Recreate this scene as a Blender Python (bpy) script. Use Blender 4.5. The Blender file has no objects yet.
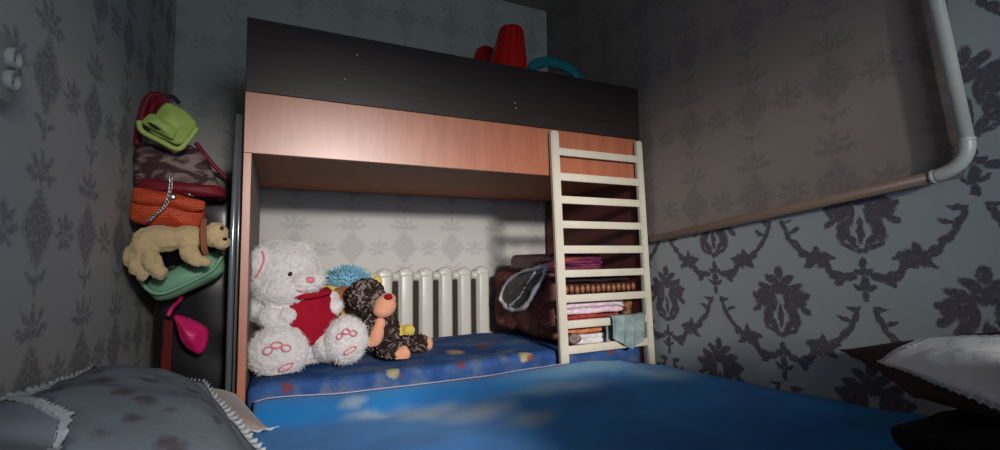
import bpy, bmesh, math, random
from mathutils import Vector, Matrix, Euler, noise
random.seed(7)
PI = math.pi
sc = bpy.context.scene
COL = sc.collection
# ------------------------------------------------------------------ colour / node helpers
def lin(c):
    return tuple(((v / 255) / 12.92 if v / 255 <= .04045 else ((v / 255 + .055) / 1.055) ** 2.4) for v in c)

class NT:
    """small node builder"""
    def __init__(s, name, rough=.7, spec=.3):
        s.m = bpy.data.materials.new(name); s.m.use_nodes = True
        s.t = s.m.node_tree; s.b = s.t.nodes['Principled BSDF']
        s.b.inputs['Roughness'].default_value = rough
        s.b.inputs['Specular IOR Level'].default_value = spec
        s._co = None
    def new(s, k): return s.t.nodes.new(k)
    def put(s, sock, v):
        if isinstance(v, (int, float)): sock.default_value = v
        elif isinstance(v, tuple): sock.default_value = (*v, 1) if len(v) == 3 and sock.type == 'RGBA' else v
        else: s.t.links.new(v, sock)
    def co(s):
        if s._co is None:
            s._co = s.new('ShaderNodeTexCoord').outputs['Object']
        return s._co
    def math(s, op, a, b=0, c=0, clamp=False):
        n = s.new('ShaderNodeMath'); n.operation = op; n.use_clamp = clamp
        s.put(n.inputs[0], a); s.put(n.inputs[1], b); s.put(n.inputs[2], c)
        return n.outputs[0]
    def xyz(s, v):
        n = s.new('ShaderNodeSeparateXYZ'); s.put(n.inputs[0], v); return n.outputs
    def vec(s, x, y, z=0):
        n = s.new('ShaderNodeCombineXYZ'); s.put(n.inputs[0], x); s.put(n.inputs[1], y); s.put(n.inputs[2], z); return n.outputs[0]
    def vmath(s, op, a, b):
        n = s.new('ShaderNodeVectorMath'); n.operation = op; s.put(n.inputs[0], a); s.put(n.inputs[1], b)
        return n.outputs['Value'] if op in ('LENGTH', 'DOT_PRODUCT') else n.outputs[0]
    def noise(s, scale, detail=3, rough=.5, vec=None, out='Fac', dist=0):
        n = s.new('ShaderNodeTexNoise'); s.put(n.inputs['Vector'], vec if vec is not None else s.co())
        n.inputs['Scale'].default_value = scale; n.inputs['Detail'].default_value = detail
        n.inputs['Roughness'].default_value = rough; n.inputs['Distortion'].default_value = dist
        return n.outputs[out]
    def mapping(s, v, loc=(0, 0, 0), rot=(0, 0, 0), scale=(1, 1, 1), kind='POINT'):
        n = s.new('ShaderNodeMapping'); n.vector_type = kind; s.put(n.inputs[0], v)
        n.inputs[1].default_value = loc; n.inputs[2].default_value = rot; n.inputs[3].default_value = scale
        return n.outputs[0]
    def step(s, v, lo, hi):
        n = s.new('ShaderNodeMapRange'); n.interpolation_type = 'SMOOTHSTEP'; s.put(n.inputs[0], v)
        n.inputs[1].default_value = lo; n.inputs[2].default_value = hi
        return n.outputs[0]
    def mix(s, f, a, b):
        n = s.new('ShaderNodeMix'); n.data_type = 'RGBA'; s.put(n.inputs[0], f); s.put(n.inputs[6], a); s.put(n.inputs[7], b)
        return n.outputs[2]
    def blobs(s, v, items):
        d = None; v0 = v
        for i, (x, y, rx, ry, *r) in enumerate(items):
            if i and i % 4 == 0:        # chain the groups so that the evaluation stays shallow
                q = s.new('ShaderNodeVectorMath'); q.operation = 'MULTIPLY_ADD'; s.put(q.inputs[0], d); q.inputs[1].default_value = (1e-7, 1e-7, 0); s.put(q.inputs[2], v0); v = q.outputs[0]
            mp = s.mapping(v, (x, y, 0), (0, 0, math.radians(r[0]) if r else 0), (rx, ry, 1), 'TEXTURE')
            l = s.vmath('LENGTH', mp, (0, 0, 0))
            d = l if d is None else s.math('MINIMUM', d, l)
        return d
    def color(s, c): s.put(s.b.inputs['Base Color'], c); return s
    def bump(s, h, strength=.3, dist=.01):
        n = s.new('ShaderNodeBump'); n.inputs['Strength'].default_value = strength; n.inputs['Distance'].default_value = dist
        s.put(n.inputs['Height'], h); s.t.links.new(n.outputs[0], s.b.inputs['Normal']); return s

def fabric(name, rgb, rough=.85, var=.18, nscale=40, bump=.3, bscale=180, sheen=.0, spec=.15):
    n = NT(name, rough, spec); c = lin(rgb)
    dk = tuple(v * (1 - var) for v in c); lt = tuple(min(1, v * (1 + var)) for v in c)
    n.color(n.mix(n.noise(nscale, 4), dk, lt))
    n.bump(n.noise(bscale, 3), bump, .004)
    if sheen: n.b.inputs['Sheen Weight'].default_value = sheen
    return n.m
def plain(name, rgb, rough=.5, spec=.4, metal=0):
    n = NT(name, rough, spec); c = lin(rgb)
    n.color(n.mix(n.noise(12, 3), tuple(v * .94 for v in c), tuple(min(1, v * 1.05) for v in c)))
    n.b.inputs['Metallic'].default_value = metal
    return n.m
def two(name, a, b, scale, lo=.45, hi=.55, rough=.85, bump=.3, stretch=(1, 1, 1), dist=0, bscale=150, spec=.15):
    n = NT(name, rough, spec)
    v = n.mapping(n.co(), scale=stretch)
    n.color(n.mix(n.step(n.noise(scale, 4, .6, v, dist=dist), lo, hi), lin(a), lin(b)))
    n.bump(n.noise(bscale, 3), bump, .004)
    return n.m

# ------------------------------------------------------------------ mesh helpers
def tag(o, label=None, cat=None, group=None, kind=None):
    if label: o['label'] = label
    if cat: o['category'] = cat
    if group: o['group'] = group
    if kind: o['kind'] = kind
    return o
def link(name, me, m=None, parent=None):
    o = bpy.data.objects.new(name, me); COL.objects.link(o)
    if m is not None:
        for k in (m if isinstance(m, (list, tuple)) else [m]): me.materials.append(k)
    if parent is not None:
        o.parent = parent
        o.matrix_parent_inverse = Matrix.Translation(-Vector(parent.location)) if parent.type == 'EMPTY' and not parent.parent else parent.matrix_world.inverted() if False else Matrix.Translation(-origin(parent))
    return o
def origin(o):
    v = Vector(o.location)
    return v
def obj(name, bm, m=None, parent=None, smooth=True):
    me = bpy.data.meshes.new(name); bmesh.ops.recalc_face_normals(bm, faces=bm.faces)
    bm.to_mesh(me); bm.free()
    if smooth:
        for p in me.polygons: p.use_smooth = True
    return link(name, me, m, parent)
def thing(name, loc, label, cat, group=None):
    o = bpy.data.objects.new(name, None); COL.objects.link(o); o.location = loc; o.empty_display_size = .05
    return tag(o, label, cat, group)
def flat(o, ang=35):
    """keep hard edges hard"""
    me = o.data
    for p in me.polygons: p.use_smooth = True
    me.set_sharp_from_angle(angle=math.radians(ang))
    return o
def box(bm, lo, hi, r=.0, seg=2, rot=None, pivot=None):
    g = bmesh.ops.create_cube(bm, size=1)['verts']
    c = (Vector(lo) + Vector(hi)) / 2; s = Vector(hi) - Vector(lo)
    for v in g: v.co = Vector((v.co.x * s.x, v.co.y * s.y, v.co.z * s.z)) + c
    fs = list({f for v in g for f in v.link_faces})
    if r > 0:
        es = list({e for v in g for e in v.link_edges})
        out = bmesh.ops.bevel(bm, geom=es, offset=r, segments=seg, profile=.5, affect='EDGES')
        g = list({v for f in out['faces'] for v in f.verts} | {v for v in g if v.is_valid})
    if rot is not None:
        R = rot if isinstance(rot, Matrix) else Euler(rot).to_matrix(); p = Vector(pivot) if pivot else c
        for v in g: v.co = R @ (v.co - p) + p
    return g
def BX(lo, hi, r=0, seg=2, rot=None, pivot=None):
    bm = bmesh.new(); box(bm, lo, hi, r, seg, rot, pivot); return bm
def ball(bm, c, r, rot=(0, 0, 0), sub=3):
    g = bmesh.ops.create_icosphere(bm, subdivisions=sub, radius=1)['verts']
    R = Euler(rot).to_matrix(); r = (r, r, r) if isinstance(r, (int, float)) else r
    for v in g: v.co = R @ Vector((v.co.x * r[0], v.co.y * r[1], v.co.z * r[2])) + Vector(c)
    return g
def BALL(c, r, rot=(0, 0, 0), sub=3):
    bm = bmesh.new(); ball(bm, c, r, rot, sub); return bm
def tube(bm, pts, r, n=10, cap=True, closed=False):
    pts = [Vector(p) for p in pts]; N = len(pts); rings = []
    up = None
    for i, p in enumerate(pts):
        if closed: t = pts[(i + 1) % N] - pts[i - 1]
        else: t = pts[min(i + 1, N - 1)] - pts[max(i - 1, 0)]
        t.normalize()
        if up is None: up = t.orthogonal().normalized()
        up = (up - t * up.dot(t))
        up = up.normalized() if up.length > 1e-6 else t.orthogonal().normalized()
        w = t.cross(up); rr = r[i] if isinstance(r, (list, tuple)) else r
        rings.append([bm.verts.new(p + (up * math.cos(2 * PI * k / n) + w * math.sin(2 * PI * k / n)) * rr) for k in range(n)])
    for i in range(N if closed else N - 1):
        a, b = rings[i], rings[(i + 1) % N]
        for k in range(n): bm.faces.new((a[k], a[(k + 1) % n], b[(k + 1) % n], b[k]))
    if cap and not closed:
        bm.faces.new(rings[0][::-1]); bm.faces.new(rings[-1])
    return bm
def TUBE(pts, r, n=10, closed=False): return tube(bmesh.new(), pts, r, n, True, closed)
def spline(pts, n=8):
    P = [Vector(p) for p in pts]; out = []
    for i in range(len(P) - 1):
        p0, p1, p2, p3 = P[max(i - 1, 0)], P[i], P[i + 1], P[min(i + 2, len(P) - 1)]
        for k in range(n):
            t = k / n
            out.append(.5 * ((2 * p1) + (p2 - p0) * t + (2 * p0 - 5 * p1 + 4 * p2 - p3) * t * t + (3 * p1 - p0 - 3 * p2 + p3) * t ** 3))
    return out + [P[-1]]
def lathe(bm, prof, c=(0, 0, 0), n=28, rot=(0, 0, 0), capb=True, capt=True):
    R = Euler(rot).to_matrix(); rings = []
    for (r, z) in prof:
        rings.append([bm.verts.new(R @ Vector((r * math.cos(2 * PI * k / n), r * math.sin(2 * PI * k / n), z)) + Vector(c)) for k in range(n)])
    for a, b in zip(rings, rings[1:]):
        for k in range(n): bm.faces.new((a[k], a[(k + 1) % n], b[(k + 1) % n], b[k]))
    if capb: bm.faces.new(rings[0][::-1])
    if capt: bm.faces.new(rings[-1])
    return bm
def rough_up(o, amp, scale, amp2=0, scale2=1, seed=0):
    """push vertices along normals by noise"""
    off = Vector((seed * 3.1, seed * 1.7, seed * 5.3)); me = o.data
    nrm = [Vector(v.normal) for v in me.vertices]
    for v, n in zip(me.vertices, nrm):
        d = noise.noise(v.co * scale + off) * amp
        if amp2: d += noise.noise(v.co * scale2 + off) * amp2
        v.co = v.co + n * d
    return o
def soft(name, items, m, parent=None, voxel=.008, smooth=6, fur=0, fscale=70, big=0, bscale=12, seed=0):
    """one continuous body grown from overlapping ellipsoids (centre, radii, rotation)"""
    bm = bmesh.new()
    for it in items: ball(bm, it[0], it[1], it[2] if len(it) > 2 else (0, 0, 0))
    me = bpy.data.meshes.new(name); bm.to_mesh(me); bm.free()
    t = bpy.data.objects.new('tmp', me); COL.objects.link(t)
    r = t.modifiers.new('r', 'REMESH'); r.mode = 'VOXEL'; r.voxel_size = voxel
    s = t.modifiers.new('s', 'SMOOTH'); s.factor = .5; s.iterations = smooth
    dg = bpy.context.evaluated_depsgraph_get(); dg.update()
    me2 = bpy.data.meshes.new_from_object(t.evaluated_get(dg)); me2.name = name
    bpy.data.objects.remove(t); bpy.data.meshes.remove(me)
    me2.materials.clear()
    for p in me2.polygons: p.use_smooth = True
    o = link(name, me2, m, parent)
    if fur or big: rough_up(o, fur, fscale, big, bscale, seed)
    return o
def subdiv_box(name, lo, hi, m, parent=None, r=.03, cuts=16, bulge=0, amp=.0, nscale=10, seed=0, rot=None, pivot=None, shape=None):
    """soft rounded block: gridded box pulled to a rounded-box surface, optional bulge and noise"""
    bm = bmesh.new(); bmesh.ops.create_cube(bm, size=2)
    bmesh.ops.subdivide_edges(bm, edges=bm.edges[:], cuts=cuts, use_grid_fill=True)
    c = (Vector(lo) + Vector(hi)) / 2; h = (Vector(hi) - Vector(lo)) / 2
    off = Vector((seed * 2.3, seed * 4.1, seed))
    for v in bm.verts:
        q = v.co.copy()
        p = Vector((q.x * h.x, q.y * h.y, q.z * h.z))
        k = Vector((max(-h.x + r, min(h.x - r, p.x)), max(-h.y + r, min(h.y - r, p.y)), max(-h.z + r, min(h.z - r, p.z))))
        d = p - k
        if d.length > 1e-9: p = k + d.normalized() * min(r, d.length if max(abs(d.x), abs(d.y), abs(d.z)) < r * .999 else r)
        if bulge:
            p.z += math.copysign(1, q.z) * bulge * (1 - q.x ** 2) * (1 - q.y ** 2) * (abs(q.z) ** 2)
            p.y += math.copysign(1, q.y) * bulge * .5 * (1 - q.x ** 2) * (1 - q.z ** 2) * (abs(q.y) ** 2)
        if shape: p = shape(p, q)
        v.co = p + c
    bmesh.ops.recalc_face_normals(bm, faces=bm.faces); bm.normal_update()
    if amp:
        ds = [(v, v.normal.copy() * noise.noise(v.co * nscale + off) * amp) for v in bm.verts]
        for v, d in ds: v.co += d
    if rot is not None:
        R = Euler(rot).to_matrix(); pv = Vector(pivot) if pivot else c
        for v in bm.verts: v.co = R @ (v.co - pv) + pv
    return obj(name, bm, m, parent)
def grid(name, nu, nv, fn, m, parent=None, thick=0):
    bm = bmesh.new(); V = [[bm.verts.new(fn(i / nu, j / nv)) for j in range(nv + 1)] for i in range(nu + 1)]
    for i in range(nu):
        for j in range(nv): bm.faces.new((V[i][j], V[i + 1][j], V[i + 1][j + 1], V[i][j + 1]))
    if thick:
        bm.normal_update()
        bmesh.ops.solidify(bm, geom=bm.faces[:], thickness=thick)
    return obj(name, bm, m, parent)
def bilin(c, u, v):
    a, b, d, e = [Vector(k) for k in c]      # (0,0) (1,0) (1,1) (0,1)
    return a * (1 - u) * (1 - v) + b * u * (1 - v) + d * u * v + e * (1 - u) * v
def pillow(name, corners, thick, m, parent, nu=36, nv=36, wob=.012, seed=0, zmin=None):
    c = [Vector(k) for k in corners]
    n = ((c[1] - c[0]).cross(c[3] - c[0])).normalized()
    if n.z < 0: n = -n
    bm = bmesh.new(); top = {}; bot = {}
    for i in range(nu + 1):
        for j in range(nv + 1):
            u, v = i / nu, j / nv; a, b = 2 * u - 1, 2 * v - 1
            # pull the sides in a little so that the corners stand out
            uu = .5 + (a * (1 - .06 * (1 - b * b) * abs(a) ** 2)) / 2; vv = .5 + (b * (1 - .06 * (1 - a * a) * abs(b) ** 2)) / 2
            p = bilin(c, uu, vv)
            t = thick * ((1 - abs(a) ** 2.6) ** .6) * ((1 - abs(b) ** 2.6) ** .6)
            w = noise.noise(p * 7 + Vector((seed, 0, 0))) * wob + noise.noise(p * 22 + Vector((seed, 3, 0))) * wob * .35
            e = (1 - abs(a) ** 4) * (1 - abs(b) ** 4)
            q = bm.verts.new(p + n * (t * .55 + w * e)); top[i, j] = q
            if i in (0, nu) or j in (0, nv): bot[i, j] = q
            else:
                z = p - n * (t * .45)
                if zmin is not None: z.z = max(z.z, zmin)
                bot[i, j] = bm.verts.new(z)
    for i in range(nu):
        for j in range(nv):
            for d in (top, bot):
                try: bm.faces.new((d[i, j], d[i + 1, j], d[i + 1, j + 1], d[i, j + 1]))
                except ValueError: pass
    return obj(name, bm, m, parent), n
def ruffle(name, corners, m, parent, width=.045, amp=.012, waves=60, seed=0, lift=.0, sides=(0, 1, 2, 3), start=0):
    """gathered lace edging running round a pillow's seam"""
    c = [Vector(k) for k in corners]; ctr = sum(c, Vector()) / 4
    n = ((c[1] - c[0]).cross(c[3] - c[0])).normalized(); n = -n if n.z < 0 else n
    bm = bmesh.new(); N = waves * 4
    for sidx in sides:
        a, b = c[sidx], c[(sidx + 1) % 4]; rows = []
        for i in range(N + 1):
            t = i / N
            if sidx == 3: t = start + (1 - start) * t     # hidden beneath the pillow in front before that
            q = 2 * t - 1
            p = a.lerp(b, t); inward = (ctr - (a + b) / 2); p = p + inward * (.06 * (1 - q * q))
            out = (p - ctr); out -= n * out.dot(n); out.normalize()
            ph = 2 * PI * waves * t / 4 + 3 * noise.noise(p * 9 + Vector((seed, 0, 0)))
            row = []
            for k in range(4):
                s = k / 3
                w = width * (1 + .22 * noise.noise(p * 16) + .10 * math.sin(ph * 1.0 + 1))
                row.append(bm.verts.new(p + out * (w * s - .006) + n * (lift * s + amp * s * (.8 * math.sin(ph) + .7 * noise.noise(p * 26 + Vector((seed, 0, 0)))) + .002 * noise.noise(p * 110 + Vector((0, s * 4, 0))))))
            rows.append(row)
        for r0, r1 in zip(rows, rows[1:]):
            for k in range(3): bm.faces.new((r0[k], r1[k], r1[k + 1], r0[k + 1]))
    bm.normal_update(); bmesh.ops.solidify(bm, geom=bm.faces[:], thickness=.002)
    return obj(name, bm, m, parent)

from mathutils.bvhtree import BVHTree
def meshes(o): return ([o] if o.type == 'MESH' else []) + [m for c in o.children for m in meshes(c)]
def rest_on(o, supports, gap=.004, top=3.0):
    """press a soft thing down on what carries it: no vertex stays below the surface underneath"""
    bpy.context.view_layer.update()
    trees = []
    for sp in supports:
        for m in meshes(sp):
            mw = m.matrix_world
            trees.append(BVHTree.FromPolygons([mw @ v.co for v in m.data.vertices], [tuple(p.vertices) for p in m.data.polygons]))
    for m in meshes(o):
        mw = m.matrix_world; iv = mw.inverted()
        for v in m.data.vertices:
            w = mw @ v.co
            for t in trees:
                h = t.ray_cast(Vector((w.x, w.y, top)), Vector((0, 0, -1)))[0]
                if h is not None and w.z < h.z + gap: w.z = h.z + gap
            v.co = iv @ w
def press_under(o, cover, gap=.004):
    """flatten a soft thing where another one lies on it"""
    bpy.context.view_layer.update()
    for m in meshes(o):
        mw = m.matrix_world; iv = mw.inverted()
        for c in meshes(cover):
            cm = c.matrix_world
            t = BVHTree.FromPolygons([cm @ v.co for v in c.data.vertices], [tuple(p.vertices) for p in c.data.polygons])
            for v in m.data.vertices:
                w = mw @ v.co; h = t.ray_cast(Vector((w.x, w.y, -1)), Vector((0, 0, 1)))[0]
                if h is not None and w.z > h.z - gap: w.z = h.z - gap; v.co = iv @ w
def surf(px, py, objs, back=0.0):
    """the point of a built surface seen at a spot of the photograph"""
    bpy.context.view_layer.update()
    d = (fw + rt * ((px - 500) / F) - up * ((py - 225) / F)).normalized(); best = None
    for m in objs:
        mw = m.matrix_world
        t = BVHTree.FromPolygons([mw @ v.co for v in m.data.vertices], [tuple(p.vertices) for p in m.data.polygons])
        h = t.ray_cast(CAMP, d)
        if h[0] is not None and (best is None or h[3] < best[1]): best = (h[0], h[3])
    return best[0] - d * back
def clamp(o, lo=(-9, -9, -9), hi=(9, 9, 9)):
    bpy.context.view_layer.update()
    for m in meshes(o):
        mw = m.matrix_world; iv = mw.inverted()
        for v in m.data.vertices:
            w = mw @ v.co
            v.co = iv @ Vector([max(a, min(b, c)) for a, b, c in zip(lo, hi, w)])
# ------------------------------------------------------------------ camera
F, YAW, PITCH, ROLL = 466.766, math.radians(25.2765), math.radians(4.5901), math.radians(-.8892)
CAMP = Vector((.1324, -1.9920, .9))
fw = Vector((math.sin(YAW) * math.cos(PITCH), math.cos(YAW) * math.cos(PITCH), math.sin(PITCH)))
rt0 = Vector((math.cos(YAW), -math.sin(YAW), 0)); up0 = rt0.cross(fw)
rt = math.cos(ROLL) * rt0 + math.sin(ROLL) * up0; up = -math.sin(ROLL) * rt0 + math.cos(ROLL) * up0
cd = bpy.data.cameras.new('camera'); cam = bpy.data.objects.new('camera', cd); COL.objects.link(cam)
cd.sensor_width = 36; cd.lens = F * 36 / 1000; cd.clip_start = .02
M3 = Matrix((rt, up, -fw)).transposed(); cam.matrix_world = Matrix.Translation(CAMP) @ M3.to_4x4()
sc.camera = cam
def at(px, py, Y):
    """the world point at depth Y seen at a spot of the photograph"""
    d = fw + rt * ((px - 500) / F) - up * ((py - 225) / F)
    return CAMP + d * ((Y - CAMP.y) / d.y)

# ------------------------------------------------------------------ room
XL, XR, YB, YF, ZC = -.416, 1.985, 1.022, -3.2, 2.857

def paper_pattern(n, u, v, u0=0, v0=0):
    """pale paper with rows of leafy lozenges and sprigs"""
    W, H = .328, .39
    u = n.math('SUBTRACT', u, u0); v = n.math('SUBTRACT', v, v0)
    nz = n.noise(40, 4, .65, n.vec(u, v, 0), out='Color')
    nx = n.xyz(nz)
    u2 = n.math('ADD', u, n.math('MULTIPLY', n.math('SUBTRACT', nx[0], .5), .05))
    v2 = n.math('ADD', v, n.math('MULTIPLY', n.math('SUBTRACT', nx[1], .5), .05))
    x = n.math('MULTIPLY', n.math('SUBTRACT', n.math('FRACT', n.math('ADD', n.math('DIVIDE', u2, W), .5)), .5), W)
    ax = n.math('ABSOLUTE', x)
    y = n.math('MULTIPLY', n.math('SUBTRACT', n.math('FRACT', n.math('ADD', n.math('DIVIDE', v2, H), .5)), .5), H)
    P = n.vec(ax, y, 0)
    # lozenge as |x|/a + |y|/b
    loz = n.math('ADD', n.math('DIVIDE', ax, .095), n.math('DIVIDE', n.math('ABSOLUTE', n.math('ADD', y, .005)), .115))
    tex = n.step(n.noise(75, 4, .7, n.vec(u, v, 0)), .35, .6)
    lozm = n.math('MULTIPLY', n.math('SUBTRACT', 1, n.step(loz, .7, 1.15)), n.math('ADD', .35, n.math('MULTIPLY', tex, .65)))
    spr = n.blobs(P, [(0, .168, .011, .030), (.034, .158, .030, .010, 38), (.056, .130, .028, .010, 5), (.030, .122, .026, .009, -30), (0, .122, .022, .014),
                      (.162, .014, .014, .030), (.134, .012, .026, .010, -35), (.124, -.016, .026, .010, 0), (.142, -.042, .020, .009, 30), (.162, -.034, .012, .016),
                      (0, -.148, .012, .022), (.030, -.130, .028, .009, 25)])
    sprm = n.math('SUBTRACT', 1, n.step(spr, .55, 1.6))
    return n.math('MAXIMUM', n.math('MULTIPLY', lozm, .85), n.math('MULTIPLY', sprm, n.math('ADD', .3, n.math('MULTIPLY', tex, .5))))

def damask_pattern(n, u, v):
    W, H, y0, z0 = .62, .66, -.737, .725
    nz = n.xyz(n.noise(30, 4, .65, n.vec(u, v, 0), out='Color'))
    u2 = n.math('ADD', u, n.math('MULTIPLY', n.math('SUBTRACT', nz[0], .5), .034))
    v2 = n.math('ADD', v, n.math('MULTIPLY', n.math('SUBTRACT', nz[1], .5), .034))
    cu = n.math('ADD', n.math('DIVIDE', n.math('SUBTRACT', u2, y0), W / 2), .5)
    col = n.math('FLOOR', cu)
    x = n.math('MULTIPLY', n.math('SUBTRACT', n.math('FRACT', cu), .5), W / 2)
    odd = n.math('FLOORED_MODULO', col, 2)
    cv = n.math('ADD', n.math('ADD', n.math('DIVIDE', n.math('SUBTRACT', v2, z0), H), n.math('MULTIPLY', odd, .5)), .5)
    y = n.math('MULTIPLY', n.math('SUBTRACT', n.math('FRACT', cv), .5), H)
    P = n.vec(n.math('ABSOLUTE', x), y, 0)
    d = n.blobs(P, [
        # bouquet
        (0, .115, .020, .032), (.032, .088, .034, .017, 35), (.06, .055, .04, .018, 25), (0, .055, .04, .03), (.072, .012, .040, .040),
        (.105, .02, .02, .014, 30), (.10, -.03, .026, .014, -35), (.03, .0, .016, .05), (.055, -.06, .024, .05, 12), (0, -.06, .013, .05),
        (.028, -.10, .014, .035, -30), (0, -.135, .022, .012), (.045, -.118, .032, .009, 30),
        # bracket under the bouquet
        (0, -.185, .013, .028), (.016, -.208, .018, .012, 30), (.05, -.225, .034, .015, -8), (.088, -.222, .03, .019, 12), (.116, -.195, .015, .032, -25), (.078, -.243, .022, .012, -30),
        (0, -.25, .016, .032), (.022, -.262, .02, .008, 40), (0, -.295, .011, .022),
        # flower at the bracket's end
        (.138, -.163, .022, .034, 20), (.12, -.15, .034, .013, 15), (.155, -.15, .016, .04), (.13, -.18, .03, .012, -30),
        # arch over the bouquet (vine of the row above)
        (.030, .315, .010, .038, 15), (.05, .325, .022, .010, 25), (.046, .272, .013, .04, 22), (.075, .282, .022, .010, 20), (.075, .228, .014, .036, 40), (.108, .196, .032, .012, -35),
        (.138, .167, .022, .034, -20), (.12, .18, .034, .013, -15), (.155, .18, .016, .04), (.13, .15, .03, .012, 30)])
    fleck = n.step(n.noise(62, 4, .75, n.vec(u, v, 0)), .24, .44)
    thin = n.step(n.noise(120, 2, .5, n.vec(u, v, 0)), .2, .5)
    return n.math('MULTIPLY', n.math('MULTIPLY', n.math('SUBTRACT', 1, n.step(d, .78, 1.14)), fleck), n.math('ADD', .75, n.math('MULTIPLY', thin, .25)))

WP_BASE, WP_DARK = lin((197, 195, 190)), lin((128, 127, 131))
def wall_paper(name, axis, con=.45, u0=.21, v0=1.01):
    n = NT(name, .75, .15)
    o = n.xyz(n.co()); u = o[axis]; v = o[2]
    k = paper_pattern(n, u, v, u0, v0)
    weave = n.noise(260, 2, .5)
    base = n.mix(n.noise(3, 3), tuple(c * .93 for c in WP_BASE), tuple(c * 1.05 for c in WP_BASE))
    n.color(n.mix(n.math('MULTIPLY', k, con), base, WP_DARK))
    n.bump(n.math('ADD', weave, n.math('MULTIPLY', k, .6)), .12, .004)
    return n.m
m_back = wall_paper('pale_sprig_wallpaper', 0)
m_left = wall_paper('pale_sprig_wallpaper_left', 1, 1.0)
# pipe run on the right wall (also the seam between the two papers)
PX = 1.963
def atx(px, py, X):
    d = fw + rt * ((px - 500) / F) - up * ((py - 225) / F); return CAMP + d * ((X - CAMP.x) / d.x)
PB = atx(955, 172, PX - .020); _q = atx(660, 238, PX)
PA = PB + (_q - PB) * ((YB - .03 - PB.y) / (_q.y - PB.y))
def right_paper():
    n = NT('two_papers_right', .75, .15)
    o = n.xyz(n.co()); u, v = o[1], o[2]
    k1 = paper_pattern(n, u, v); k2 = damask_pattern(n, u, v)
    slope = (PB.z - PA.z) / (PB.y - PA.y)
    line = n.math('ADD', n.math('MULTIPLY', n.math('SUBTRACT', u, PA.y), slope), PA.z - .015)
    up_ = n.math('MULTIPLY', n.math('GREATER_THAN', v, line), n.math('GREATER_THAN', u, PB.y - .005))
    base = n.mix(n.noise(3, 3), tuple(c * .93 for c in WP_BASE), tuple(c * 1.05 for c in WP_BASE))
    c1 = n.mix(n.math('MULTIPLY', k1, .7), n.mix(.9, base, lin((142, 126, 118))), lin((112, 104, 104)))
    dam = n.mix(n.noise(90, 3, .7), lin((80, 74, 81)), lin((106, 98, 106)))
    c2 = n.mix(k2, n.mix(.9, base, lin((160, 166, 167))), dam)
    n.color(n.mix(up_, c2, c1))
    n.bump(n.math('ADD', n.noise(260, 2, .5), n.math('MULTIPLY', n.math('MAXIMUM', k1, k2), .6)), .12, .004)
    return n.m
m_right = right_paper()

def struct(name, bm, m, label=None):
    o = obj(name, bm, m, None, smooth=False); return tag(o, label, None, None, 'structure')
T = .12
m_ceil = plain('ceiling_whitewash', (150, 145, 138), .9, .1)
fl = NT('floor_boards', .45, .3)
fl.color(fl.mix(fl.noise(6, 4, .6, fl.mapping(fl.co(), scale=(1, 9, 1))), lin((92, 58, 36)), lin((128, 84, 52)))); m_floor = fl.m
struct('floor', BX((XL - T, YF - T, -.1), (XR + T, YB + T, 0)), m_floor)
struct('ceiling', BX((XL - T, YF - T, ZC), (XR + T, YB + T, ZC + .1)), m_ceil)
struct('wall_back', BX((XL - T, YB, 0), (XR + T, YB + T, ZC)), m_back, 'back wall with pale sprig wallpaper')
struct('wall_left', BX((XL - T, YF, 0), (XL, YB, ZC)), m_left, 'left wall with pale sprig wallpaper')
struct('wall_right', BX((XR, YF, 0), (XR + T, YB, ZC)), m_right, 'right wall with sprig paper above and dark damask below the pipe')
# unseen wall behind the viewer: guessed window, its opening sized to mask the light
WX0, WX1, WZ0, WZ1 = .335, 1.21, 1.09, 1.82
bm = bmesh.new()
box(bm, (XL - T, YF - T, 0), (WX0, YF, ZC)); box(bm, (WX1, YF - T, 0), (XR + T, YF, ZC))
box(bm, (WX0, YF - T, 0), (WX1, YF, WZ0)); box(bm, (WX0, YF - T, WZ1), (WX1, YF, ZC))
struct('wall_front', bm, m_back)
m_wf = plain('white_window_paint', (215, 215, 210), .4)
bm = bmesh.new()
for lo, hi in (((WX0 - .06, WZ0 - .06), (WX1 + .06, WZ0)), ((WX0 - .06, WZ1), (WX1 + .06, WZ1 + .06)), ((WX0 - .06, WZ0), (WX0, WZ1)), ((WX1, WZ0), (WX1 + .06, WZ1))):
    box(bm, (lo[0], YF + .001, lo[1]), (hi[0], YF + .02, hi[1]))
struct('window_1', bm, m_wf)

# ------------------------------------------------------------------ materials of the bed
def wood(name, a, b, rough=.35, spec=.4, stretch=(2, 30, 30), scale=2.5, bump=.05):
    n = NT(name, rough, spec); v = n.mapping(n.co(), scale=stretch)
    k = n.noise(scale, 5, .6, v, dist=.4)
    n.color(n.mix(n.step(k, .3, .7), lin(a), lin(b))); n.bump(k, bump, .003); return n.m
m_dark = wood('dark_wenge_laminate', (38, 29, 29), (52, 40, 40), .42, .35)
m_alder = wood('salmon_alder_laminate', (164, 92, 62), (180, 106, 74), .38, 1.0, (9, 1, 1.2), 2.2, .0)
m_under = wood('brown_board', (172, 110, 80), (186, 122, 90), .6, .2)
m_inner = wood('dark_red_brown_board', (92, 46, 44), (104, 54, 50), .5, .25)
m_cream = wood('cream_paint', (200, 192, 174), (210, 202, 184), .45, .35, (4, 4, 4), 2)

L = 1.95
bed = thing('bunk_bed', (0, 0, 0), 'loft style bunk bed with dark guard board above a salmon wooden panel', 'bed')
m_sparkle = plain('pale_sparkle', (196, 182, 168), .7)
gb = flat(obj('guard_board', BX((0, 0, 1.573), (L, .018, 1.869), .0015, 1), m_dark, bed))
gb['label'] = 'dark brown guard board'
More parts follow.
